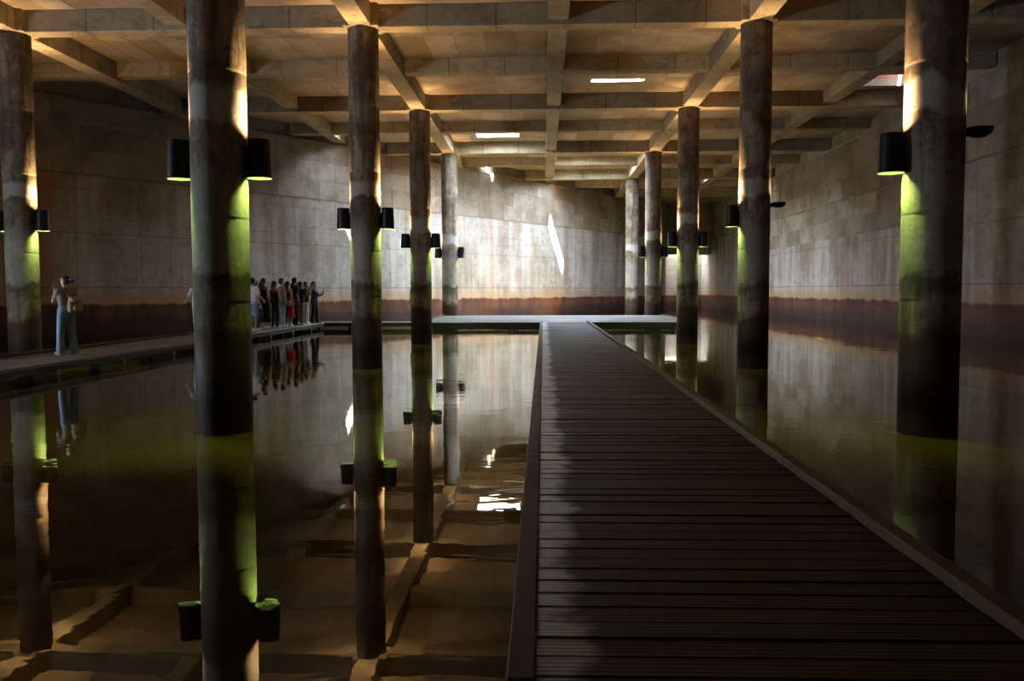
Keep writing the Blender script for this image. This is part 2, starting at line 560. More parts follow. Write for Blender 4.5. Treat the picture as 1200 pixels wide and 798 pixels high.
wb = obj('wall_back', newbox(-20.4, XW, YREAR - 0.4, YREAR, -0.6, SLAB_Z), M['wall_other'])
tag(wb, 'plain concrete wall behind the photographer', 'wall', kind='structure')
DOOR = (10.4, 12.7, 0.25, 2.45)
bm = bmesh.new()
yc = wall_y(X_CORNER)
box(bm, -20.4, -20.0, YREAR, DOOR[0], -0.6, SLAB_Z)
box(bm, -20.4, -20.0, DOOR[1], yc + 0.3, -0.6, SLAB_Z)
box(bm, -20.4, -20.0, DOOR[0], DOOR[1], -0.6, DOOR[2])
box(bm, -20.4, -20.0, DOOR[0], DOOR[1], DOOR[3], SLAB_Z)
wsd = obj('wall_side', bm, M['wall_other'])
tag(wsd, 'side wall with the wide daylit entrance opening', 'wall', kind='structure')

def portal(loc, rot, sx, sy):
    l = bpy.data.lights.new('daylight_portal', 'AREA')
    l.shape = 'RECTANGLE'
    l.size, l.size_y = sx, sy
    l.cycles.is_portal = True
    o = bpy.data.objects.new('daylight_portal', l)
    o.location, o.rotation_euler = loc, rot
    COL.objects.link(o)
portal((-20.2, (DOOR[0] + DOOR[1]) / 2, (DOOR[2] + DOOR[3]) / 2), (0, math.radians(-90), 0), DOOR[3] - DOOR[2], DOOR[1] - DOOR[0])

# formwork panels: individual cast panels, slightly proud and uneven
def panel_mesh(w, h, t):
    bm = bmesh.new()
    box(bm, -w / 2, w / 2, -t, 0.0, -h / 2, h / 2, bev=0.006)
    me = bpy.data.meshes.new('panel')
    bm.to_mesh(me)
    bm.free()
    me.materials.append(M['panel'])
    return me
PW, PH = 2.4, 0.845
pm_wall = panel_mesh(PW - 0.02, PH - 0.02, 0.03)
for row in range(3):
    zc = 5.70 + PH * (row + 0.5)
    yy = 22.0 + (0.9 if row % 2 else 0.0)
    while yy < 70:
        inst('panel', pm_wall, (XW + random.uniform(0.012, 0.024), yy + PW / 2, zc), (0, 0, math.radians(-90)), parent=wr)
        yy += PW
for row in range(2):
    zc = 5.62 - PH * (row + 0.5)
    yy = 22.6 + (1.1 if row % 2 else 0.0)
    while yy < 60:
        inst('panel', pm_wall, (XW + random.uniform(0.016, 0.026), yy + PW / 2, zc), (0, 0, math.radians(-90)), parent=wr)
        yy += PW
# along the left wall
samples = []
s = 0.0
prev = None
for i in range(1501):
    x = X_CORNER + (X_END - X_CORNER) * i / 1500
    p = Vector((x, wall_y(x)))
    if prev is not None:
        s += (p - prev).length
    samples.append((s, p))
    prev = p
def along(sv):
    k = min(range(0, len(samples), 1), key=lambda i: abs(samples[i][0] - sv)) if False else None
    lo, hi = 0, len(samples) - 1
    while hi - lo > 1:
        mid = (lo + hi) // 2
        if samples[mid][0] < sv:
            lo = mid
        else:
            hi = mid
    a, b = samples[max(lo - 8, 0)][1], samples[min(hi + 8, len(samples) - 1)][1]
    return samples[lo][1], (b - a).normalized()
LT = samples[-1][0]
for row in range(3):
    zc = 5.70 + PH * (row + 0.5)
    sv = 3.0 + (1.0 if row % 2 else 0.0)
    while sv + PW < LT - 3:
        p, d = along(sv + PW / 2)
        nrm = Vector((d.y, -d.x))
        q = p - nrm * random.uniform(0.010, 0.020)
        inst('panel', pm_wall, (q.x, q.y, zc), (0, 0, math.atan2(d.y, d.x)), parent=wl)
        sv += PW

# ------------------------------------------------------------------ ceiling: slab with openings, beams, cast panels
HOLES = [(-3.15, -1.14, 40.3, 41.85),       # large skylight over the platform
         (1.71, 3.57, 30.72, 31.10),        # narrow slit
         (0.85, 2.22, 54.02, 54.72),        # near the wall, throws the sun patch
         (-8.85, -7.95, 38.50, 39.05),
         (-3.30, -2.75, 49.95, 50.33),
         (11.3, 13.1, 30.6, 32.2),          # hatch by the right wall
         (-2.0, 0.0, 43.9, 45.4), (0.9, 3.4, 43.9, 46.4), (1.9, 3.9, 49.1, 51.5), (9.6, 11.2, 54.4, 55.8), (10.5, 13.2, 74.8, 76.5)]   # unseen openings added to brighten the far walls
xs = sorted({-21.0, 15.0} | {h[0] for h in HOLES} | {h[1] for h in HOLES})
ys = sorted({-7.0, 79.0} | {h[2] for h in HOLES} | {h[3] for h in HOLES})
def in_hole(x, y):
    return any(h[0] < x < h[1] and h[2] < y < h[3] for h in HOLES)
bm = bmesh.new()
TH = 0.25
gv = {}
def gvert(i, j, z):
    k = (i, j, z)
    if k not in gv:
        gv[k] = bm.verts.new((xs[i], ys[j], SLAB_Z + z))
    return gv[k]
solid = {}
for i in range(len(xs) - 1):
    for j in range(len(ys) - 1):
        solid[i, j] = not in_hole((xs[i] + xs[i + 1]) / 2, (ys[j] + ys[j + 1]) / 2)
for (i, j), sld in solid.items():
    if not sld:
        continue
    bm.faces.new([gvert(i, j + 1, 0), gvert(i + 1, j + 1, 0), gvert(i + 1, j, 0), gvert(i, j, 0)])
    bm.faces.new([gvert(i, j, TH), gvert(i + 1, j, TH), gvert(i + 1, j + 1, TH), gvert(i, j + 1, TH)])
    for (di, dj, a, b) in ((-1, 0, (0, 1), (0, 0)), (1, 0, (1, 0), (1, 1)), (0, -1, (0, 0), (1, 0)), (0, 1, (1, 1), (0, 1))):
        if not solid.get((i + di, j + dj), False):
            bm.faces.new([gvert(i + a[0], j + a[1], 0), gvert(i + b[0], j + b[1], 0),
                          gvert(i + b[0], j + b[1], TH), gvert(i + a[0], j + a[1], TH)])
bmesh.ops.recalc_face_normals(bm, faces=bm.faces)
ceil = obj('ceiling', bm, M['slab'])
tag(ceil, 'coffered concrete ceiling slab with skylight openings and warm lamp glow', 'ceiling', kind='structure')
for h in HOLES:
    if h[0] == 11.3:
        continue
    if h[0] == 1.71:        # unseen upstand added round the narrow slit to block its sunbeam
        zt = SLAB_Z + TH + 0.5
        bm = bmesh.new()
        box(bm, h[0] - .12, h[0], h[2] - .12, h[3] + .12, SLAB_Z + TH, zt)
        box(bm, h[1], h[1] + .12, h[2] - .12, h[3] + .12, SLAB_Z + TH, zt)
        box(bm, h[0], h[1], h[2] - .12, h[2], SLAB_Z + TH, zt)
        box(bm, h[0], h[1], h[3], h[3] + .12, SLAB_Z + TH, zt)
        obj('sun_block_upstand', bm, M['slab'], ceil)
        portal(((h[0] + h[1]) / 2, (h[2] + h[3]) / 2, zt + 0.02), (0, 0, 0), h[1] - h[0], h[3] - h[2])
        continue
    portal(((h[0] + h[1]) / 2, (h[2] + h[3]) / 2, SLAB_Z + TH + 0.02), (0, 0, 0), h[1] - h[0], h[3] - h[2])
# hatch upstand with a lid that leaves a slit open
h = HOLES[5]
bm = bmesh.new()
t = 0.15
zt = SLAB_Z + 0.95
box(bm, h[0] - t, h[0], h[2] - t, h[3] + t, SLAB_Z + TH, zt)
box(bm, h[1], h[1] + t, h[2] - t, h[3] + t, SLAB_Z + TH, zt)
box(bm, h[0], h[1], h[2] - t, h[2], SLAB_Z + TH, zt)
box(bm, h[0], h[1], h[3], h[3] + t, SLAB_Z + TH, zt)
obj('hatch_upstand', bm, M['hatch'], ceil)
obj('hatch_lid', newbox(h[0] - t, h[1] - 0.10, h[2] - t, h[3] + t, zt, zt + 0.08), M['hatch'], ceil)
portal(((h[1] - 0.05), (h[2] + h[3]) / 2, zt + 0.05), (0, 0, 0), 0.1, h[3] - h[2])

CX_L, CX_R, CX_A, CY0, GRID = -4.69, 5.49, -14.0, 12.44, 10.3
YL = [CY0 + GRID / 2 * k for k in range(-3, 13)]
XL = [(CX_A, True), (-9.55, False), (CX_L, True), (0.40, False), (CX_R, True), (10.64, False)]
bw = 0.25
for k, yv in enumerate(YL):
    main = (k - 3) % 2 == 0
    x0 = wall_x(yv) if yv > wall_y(X_CORNER) else X_CORNER
    x0 = max(x0, X_CORNER) + (0.0 if yv > wall_y(X_CORNER) else 0.0)
    if yv > 70:
        continue
    zb = BEAM_Z if main else SEC_Z
    obj('transverse_beam', newbox(x0 - 0.1, XW + 0.05, yv - bw, yv + bw, zb, SLAB_Z + 0.001, bev=0.015), M['beam_t'], ceil)
for xv, main in XL:
    y1 = min(wall_y(xv) + 0.1, YEND - 4.5)
    hw = 0.28 if main else 0.26
    zb = (BEAM_Z if main else SEC_Z) + 0.004
    obj('longitudinal_beam', newbox(xv - hw, xv + hw, YREAR, y1, zb, SLAB_Z + 0.001, bev=0.015), M['beam_l'], ceil)

# cast panels of the soffit inside each coffer
pm_slab = {}
def slab_panel(w, d):
    key = (round(w, 2), round(d, 2))
    if key not in pm_slab:
        bm = bmesh.new()
        box(bm, -w / 2, w / 2, -d / 2, d / 2, -0.02, 0.0, bev=0.006)
        me = bpy.data.meshes.new('panel')
        bm.to_mesh(me)
        bm.free()
        me.materials.append(M['slab_panel'])
        pm_slab[key] = me
    return pm_slab[key]
count = 0
xv = [a for a, _ in XL] + [XW + 0.1]
for j in range(4, 10):
    ya, yb = YL[j] + bw + 0.02, YL[j + 1] - bw - 0.02
    for i in range(len(xv) - 1):
        xa, xb = xv[i] + 0.30, xv[i + 1] - 0.30
        nx, ny = 5, 2
        w, d = (xb - xa) / nx, (yb - ya) / ny
        for a in range(nx):
            for b in range(ny):
                px, py = xa + w * (a + .5), ya + d * (b + .5)
                if py + d / 2 + 0.3 > wall_y(px - w / 2):
                    continue
                if any(px + w / 2 > hh[0] and px - w / 2 < hh[1] and py + d / 2 > hh[2] and py - d / 2 < hh[3] for hh in HOLES):
                    continue
                if count >= 298:
                    continue
                inst('panel', slab_panel(w - 0.012, d - 0.012), (px, py, SLAB_Z + random.uniform(0.002, 0.012)), parent=ceil)
                count += 1

# ------------------------------------------------------------------ columns
def column_mesh():
    bm = bmesh.new()
    prof = [(0.40, -0.6)]
    for zz in (1.35, 2.55, 4.62, 6.3):
        prof += [(0.40, zz - 0.02), (0.3965, zz - 0.005), (0.4012, zz + 0.01), (0.40, zz + 0.03)]
    prof += [(0.40, 8.26), (0.40, 8.30)]
    rings = lathe(bm, prof, 64)
    bm.faces.new(rings[-1])
    rr = random.Random(3)
    for v in bm.verts:
        a = math.atan2(v.co.y, v.co.x)
        k = 1 + 0.004 * math.sin(3 * a + v.co.z) + rr.uniform(-0.0015, 0.0015)
        v.co.x *= k
        v.co.y *= k
    me = bpy.data.meshes.new('column')
    bm.to_mesh(me)
    bm.free()
    me.materials.append(M['column'])
    for p in me.polygons:
        p.use_smooth = True
    return me
COLM = column_mesh()
def cap_mesh():
    bm = newbox(-0.46, 0.46, -0.40, 0.40, 8.305, 8.879, bev=0.01)
    me = bpy.data.meshes.new('column_head')
    bm.to_mesh(me)
    bm.free()
    me.materials.append(M['beam'])
    return me
CAPM = cap_mesh()
cols = {
    'A': (CX_A, CY0 + GRID, 'round concrete column at the far left edge, standing behind the lone photographing woman'),
    'B': (CX_L, CY0, 'thick mossy round column nearest on the left, hiding part of the visitor group'),
    'C': (CX_L, CY0 + GRID, 'second column of the left row, dark stained, just right of the visitor group'),
    'D': (CX_L, CY0 + 2 * GRID, 'third column of the left row, dark, standing just before the platform edge'),
    'E': (CX_L, CY0 + 3 * GRID, 'pale daylit column rising from the left end of the platform'),
    'F': (CX_R, CY0, 'thick mossy round column nearest on the right, dark on its right half'),
    'G': (CX_R, CY0 + GRID, 'second column of the right row, dark with green glow on its left edge'),
    'H': (CX_R, CY0 + 2 * GRID, 'third column of the right row, in front of the platform\'s right end'),
    'I': (CX_R, CY0 + 3 * GRID, 'grey column rising from the right end of the platform'),
    'J': (CX_R, CY0 + 4 * GRID, 'farthest column, lampless and grey, behind the platform by the back wall'),
}
GRP = 'round concrete columns'
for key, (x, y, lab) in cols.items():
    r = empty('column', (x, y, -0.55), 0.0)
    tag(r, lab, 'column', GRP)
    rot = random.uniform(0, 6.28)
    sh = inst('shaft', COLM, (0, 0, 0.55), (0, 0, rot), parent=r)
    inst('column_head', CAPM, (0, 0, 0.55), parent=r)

# ------------------------------------------------------------------ lamps on the columns
def shade_mesh():
    bm = bmesh.new()
    lathe(bm, [(0.158, 0.55), (0.182, 0.0), (0.174, 0.0), (0.150, 0.55)], 40, closed=True)
    bmesh.ops.recalc_face_normals(bm, faces=bm.faces)
    me = bpy.data.meshes.new('shade')
    bm.to_mesh(me)
    bm.free()
    me.materials.append(M['lamp'])
    me.materials.append(M['lamp_in'])
    for p in me.polygons:
        p.use_smooth = True
        c = p.center
        n = p.normal
        if n.x * c.x + n.y * c.y < -1e-4:
            p.material_index = 1
    me.set_sharp_from_angle(angle=0.6)
    return me
def disc_mesh(name, r, z0, z1, mat, seg=32):
    bm = bmesh.new()
    rg = lathe(bm, [(r, z0), (r, z1)], seg)
    bm.faces.new(list(reversed(rg[0])))
    bm.faces.new(rg[-1])
    me = bpy.data.meshes.new(name)
    bm.to_mesh(me)
    bm.free()
    me.materials.append(mat)
    return me
SHADE = shade_mesh()
DIVIDER = disc_mesh('divider', 0.155, 0.24, 0.30, M['lamp_in'])
BULB_U = disc_mesh('bulb', 0.05, 0.305, 0.33, M['bulb_up'])
BULB_D = disc_mesh('bulb', 0.05, 0.21, 0.236, M['bulb_down'])
bm = newbox(-0.05, 0.05, -0.05, 0.05, 0.12, 0.42, bev=0.01)
BRACKET = bpy.data.meshes.new('bracket')
bm.to_mesh(BRACKET)
bm.free()
BRACKET.materials.append(M['lamp'])
LZ = 3.14
def spot(name, parent_loc, upward, watts, color, cone=None, tilt=0.0):
    l = bpy.data.lights.new(name, 'SPOT')
    l.energy = watts
    l.color = color
    l.spot_size = math.radians(cone or (128 if upward else 96))
    l.spot_blend = 1.0
    l.shadow_soft_size = 0.045
    o = bpy.data.objects.new(name, l)
    o.location = parent_loc
    o.rotation_euler = (math.pi if upward else 0.0, tilt, 0)
    COL.objects.link(o)
nick = {'A': 'the column at the far left edge', 'B': 'the thick nearest left column', 'C': 'the second left-row column',
        'D': 'the third left-row column', 'E': 'the pale platform column', 'F': 'the thick nearest right column',
        'G': 'the second right-row column', 'H': 'the third right-row column', 'I': 'the grey platform column'}
for key, sides in (('A', (1, -1)), ('B', (-1, 1)), ('C', (-1, 1)), ('D', (-1, 1)), ('E', (-1, 1)), ('F', (-1,)), ('G', (-1,)), ('H', (-1, 1)), ('I', (-1, 1))):
    cx, cyy, _ = cols[key]
    for sd in sides:
        off = 0.585
        r = empty('column_lamp', (cx + sd * off, cyy, LZ))
        tag(r, 'black cylindrical up-and-down lamp on the %s side of %s' % ('right' if sd > 0 else 'left', nick[key]), 'lamp',
            'cylindrical column lamps')
        inst('shade', SHADE, parent=r)
        inst('divider', DIVIDER, parent=r)
        inst('bulb', BULB_U, parent=r)
        inst('bulb', BULB_D, parent=r)
        inst('bracket', BRACKET, (-sd * 0.185, 0, 0), parent=r)
        k = 1.0 if key not in 'EI' else 0.6
        spot('lamp_uplight', (cx + sd * off, cyy, LZ + 0.50), True, UP_WATTS * k, UP_COLOR)
        spot('lamp_uplight_beam', (cx + sd * off, cyy, LZ + 0.50), True, BEAM_WATTS * k, UP_COLOR, 50, sd * math.radians(-9))
        spot('lamp_downlight', (cx + sd * off, cyy, LZ + 0.18), False, DOWN_WATTS * k, DOWN_COLOR)
# shallow dish uplights on the right-hand sides of the two nearest right columns
bm = bmesh.new()
rg = lathe(bm, [(0.09, 0.0), (0.165, 0.05), (0.185, 0.11), (0.195, 0.13), (0.18, 0.13), (0.15, 0.07), (0.08, 0.03)], 32)
bm.faces.new(list(reversed(rg[0])))
bm.faces.new(rg[-1])
DISH = bpy.data.meshes.new('dish')
bm.to_mesh(DISH)
bm.free()
DISH.materials.append(M['lamp'])
for p in DISH.polygons:
    p.use_smooth = True
bm = newbox(-0.045, 0.045, -0.04, 0.04, 0.0, 0.09, bev=0.01)
DBR = bpy.data.meshes.new('bracket')
bm.to_mesh(DBR)
bm.free()
DBR.materials.append(M['lamp'])
for key in 'FG':
    cx, cyy, _ = cols[key]
    r = empty('dish_lamp', (cx + 0.62, cyy, LZ + 0.49))
    tag(r, 'small flat black dish uplight on the right side of ' + nick[key], 'lamp', 'dish uplights')
    inst('dish', DISH, parent=r)
    inst('bulb', disc_mesh('bulb', 0.05, 0.035, 0.05, M['bulb_up']), parent=r)
    inst('bracket', DBR, (-0.19, 0, 0.01), parent=r)
    spot('lamp_uplight', (cx + 0.62, cyy, LZ + 0.58), True, UP_WATTS * 0.6, UP_COLOR)

# ------------------------------------------------------------------ boardwalk
BX0, BX1 = -0.03, 1.72
bwk = empty('boardwalk', (0.85, 15, 0.0))
tag(bwk, 'long dark timber boardwalk running down the middle to the platform', 'boardwalk')
bwk_off = Vector((-0.85, -15, 0.0))
def plank_mesh(w, d, t, var):
    bm = bmesh.new()
    nseg = 6
    box(bm, -w / 2, w / 2, -d / 2, d / 2, -t, 0.0, bev=0.006)
    for v in bm.verts:
        v.co.z += random.uniform(-var, var)
    me = bpy.data.meshes.new('plank')
    bm.to_mesh(me)
    bm.free()
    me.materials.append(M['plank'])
    return me
PITCHP = 0.156
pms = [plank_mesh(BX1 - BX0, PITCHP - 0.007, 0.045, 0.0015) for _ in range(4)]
yy = -1.0
while yy < 33.7:
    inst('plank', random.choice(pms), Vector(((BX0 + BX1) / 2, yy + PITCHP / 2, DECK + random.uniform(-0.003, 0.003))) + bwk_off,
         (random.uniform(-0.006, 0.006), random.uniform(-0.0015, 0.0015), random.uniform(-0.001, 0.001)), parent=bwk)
    yy += PITCHP
kseg = 3.6
for side in (-1, 1):
    yy = -1.0
    while yy < 33.7:
        L = min(kseg, 33.84 - yy)
        xa, xb = (BX0 - 0.09, BX0 + 0.005) if side < 0 else (BX1 - 0.005, BX1 + 0.09)
        o = obj('kerb', newbox(xa, xb, yy + 0.006, yy + L - 0.006, DECK - 0.10, DECK + 0.055 + random.uniform(-.003, .003), bev=0.008), M['kerb'], bwk)
        o.location = bwk_off
        yy += L
for xx in (0.1, 0.85, 1.6):
    o = obj('joist', newbox(xx - 0.05, xx + 0.05, -1, 33.83, DECK - 0.20, DECK - 0.05), M['fascia'], bwk)
    o.location = bwk_off
yy = 0.5
while yy < 33:
    for xx in (0.15, 1.55):
        o = obj('post', newbox(xx - 0.06, xx + 0.06, yy - 0.06, yy + 0.06, -0.56, DECK - 0.2), M['fascia'], bwk)
        o.location = bwk_off
    yy += 4.0

# ------------------------------------------------------------------ platform and walkways
def deck(name, label, x0, x1, y0, y1, along_x, mat, edges, post_step=2.4, cat='walkway'):
    r = empty(name, ((x0 + x1) / 2, (y0 + y1) / 2, 0.0))
    off = -Vector(r.location)
    tag(r, label, cat)
    bm = bmesh.new()
    pitch = 0.15
    if along_x:      # planks run along x, stacked in y
        yv = y0
        while yv < y1 - 0.05:
            box(bm, x0, x1, yv + 0.004, min(yv + pitch, y1) - 0.004, DECK - 0.04, DECK + random.uniform(-0.002, 0.002))
            yv += pitch
    else:
        xv = x0
        while xv < x1 - 0.05:
            box(bm, xv + 0.004, min(xv + pitch, x1) - 0.004, y0, y1, DECK - 0.04, DECK + random.uniform(-0.002, 0.002))
            xv += pitch
    o = obj('planking', bm, mat, r)
    o['kind'] = 'stuff'
    o.location = off
    z0, z1 = (-0.04 if name == 'platform' else DECK - 0.15), DECK - 0.005
    for e in edges:
        if e == 'S':
            b = newbox(x0, x1, y0 - 0.05, y0 - 0.001, z0, z1, bev=0.01)
        elif e == 'N':
            b = newbox(x0, x1, y1 + 0.001, y1 + 0.05, z0, z1, bev=0.01)
        elif e == 'W':
            b = newbox(x0 - 0.05, x0 - 0.001, y0, y1, z0, z1, bev=0.01)
        else:
            b = newbox(x1 + 0.001, x1 + 0.05, y0, y1, z0, z1, bev=0.01)
        o = obj('fascia', b, M['fascia'], r)
        o.location = off
    nx = max(1, int((x1 - x0) / post_step))
    ny = max(1, int((y1 - y0) / post_step))
    for i in range(nx + 1):
        for j in range(ny + 1):
            px = x0 + 0.12 + (x1 - x0 - 0.24) * i / nx
            py = y0 + 0.12 + (y1 - y0 - 0.24) * j / ny
            o = obj('post', newbox(px - 0.05, px + 0.05, py - 0.05, py + 0.05, -0.56, DECK - 0.04), M['fascia'], r)
            o.location = off
    return r, off

WX0, WX1 = -10.35, -8.75
pl, po = deck('platform', 'wide low viewing platform at the end of the boardwalk', -4.98, 5.9, 33.9, 43.2, True, M['deck_grey'], 'SNWE', 3.5, 'platform')
for xa, xb, ya, yb in ((-5.03, -4.95, 33.9, 43.2), (5.87, 5.95, 33.9, 43.2)):
    o = obj('kerb', newbox(xa, xb, ya, yb, DECK - 0.02, DECK + 0.06, bev=0.01), M['kerb'], pl)
    o.location = po
sw, sof = deck('side_walkway', 'grey low walkway along the left where the visitors stand', WX0, WX1, 2.0, 33.85, True, M['deck_grey'], 'SWE', 2.4)
for name, xa, xb, za, zb, mt in (('kerb', WX0 - 0.06, WX0 + 0.04, DECK, DECK + 0.07, 'kerb'), ('edge_rail', WX1 - 0.04, WX1 + 0.07, DECK - 0.05, DECK + 0.012, 'edge_rail')):
    yy = 2.0
    while yy < 33.7:
        L = min(3.98, 33.85 - yy)
        o = obj(name, newbox(xa, xb, yy + 0.006, yy + L - 0.006, za, zb, bev=0.012), M[mt], sw)
        o.location = sof
        yy += L
yy = 3.0
while yy < 33:
    o = obj('bearer', newbox(WX0 - 0.1, WX1 + 0.12, yy - 0.06, yy + 0.06, 0.02, 0.12, bev=0.01), M['edge_rail'], sw)
    o.location = sof
    yy += 2.4
cw, cof = deck('cross_walkway', 'narrow low walkway joining the side walkway to the platform', WX0, -5.05, 33.9, 35.4, False, M['deck_grey'], 'SNW', 2.4)
o = obj('edge_rail', newbox(WX1 + 0.08, -5.05, 33.87, 33.95, DECK - 0.05, DECK + 0.012, bev=0.012), M['edge_rail'], cw)
o.location = cof

# ------------------------------------------------------------------ people
SK = plain('skin', (0.42, 0.25, 0.17), 0.55, 0, 0.06)
HAIR = plain('black_hair', (0.014, 0.011, 0.010), 0.45, 0, 0.3, 60)
CLOTH = {}
def cloth(c, rough=0.85):
    if c not in CLOTH:
        k = NT('cloth_%02d' % len(CLOTH))
        tc = k.n('ShaderNodeTexCoord').outputs['Object']
        f = k.noise(tc, 9.0, 4.0, 0.6)
        fold = k.noise(tc, 6.0, 3.0, 0.5, st=(1.6, 1.6, 0.7), dist=0.7)
        k.col(k.mix(f, tuple(v * 0.82 for v in c), tuple(min(1, v * 1.12) for v in c)))
        k.set(Roughness=rough)
        k.bump(fold, 0.6, 0.03)
        CLOTH[c] = k.mat
    return CLOTH[c]
EYE_M = plain('eye_dark', (0.02, 0.015, 0.012), 0.3)
MOUTH_M = plain('lip', (0.35, 0.13, 0.11), 0.5)
PENDING = []       # (object, voxel size, extra bmesh) converted in one go at the end

def raw(name, bm, mat, parent, voxel, extra=None, smooth_it=4):
    o = obj(name, bm, mat, parent, smooth=True)
    rm = o.modifiers.new('remesh', 'REMESH')
    rm.mode = 'VOXEL'
    rm.voxel_size = voxel
    rm.use_smooth_shade = True
    sm = o.modifiers.new('smooth', 'SMOOTH')
    sm.factor = 0.5
    sm.iterations = smooth_it
    PENDING.append((o, extra))
    return o

def hand(bm, fingers, wrist, d, palm_n, side, s, curl=0.5):
    """palm into bm (remeshed), five finger tubes into fingers"""
    wrist, d = Vector(wrist), Vector(d).normalized()
    n = Vector(palm_n)
    n = (n - d * n.dot(d)).normalized()
    w = d.cross(n) * side
    pc = wrist + d * 0.045 * s
    for t in (-0.022, 0.0, 0.022):
        capsule(bm, wrist + d * 0.01 * s + w * t * 0.6 * s, 0.017 * s, wrist + d * 0.078 * s + w * t * s, 0.0145 * s, 8)
    for i, (t, L) in enumerate(((-0.030, 0.062), (-0.010, 0.078), (0.011, 0.074), (0.030, 0.068))):
        b0 = wrist + d * 0.075 * s + w * t * s
        a1 = curl * 0.9
        d1 = (d * math.cos(a1) + n * math.sin(a1))
        d2 = (d * math.cos(a1 * 2.4) + n * math.sin(a1 * 2.4))
        p1 = b0 + d1 * L * 0.5 * s
        p2 = p1 + d2 * L * 0.5 * s
        tube(fingers, [b0 - d * 0.012 * s, p1, p2], [0.0088 * s, 0.0082 * s, 0.0062 * s], 6)
    t0 = wrist + d * 0.03 * s + w * 0.026 * s
    d1 = (d * 0.7 + w * 0.65 + n * 0.3).normalized()
    d2 = (d * 0.8 + w * 0.1 + n * 0.6).normalized()
    tube(fingers, [t0, t0 + d1 * 0.036 * s, t0 + d1 * 0.036 * s + d2 * 0.030 * s], [0.011 * s, 0.0095 * s, 0.007 * s], 6)

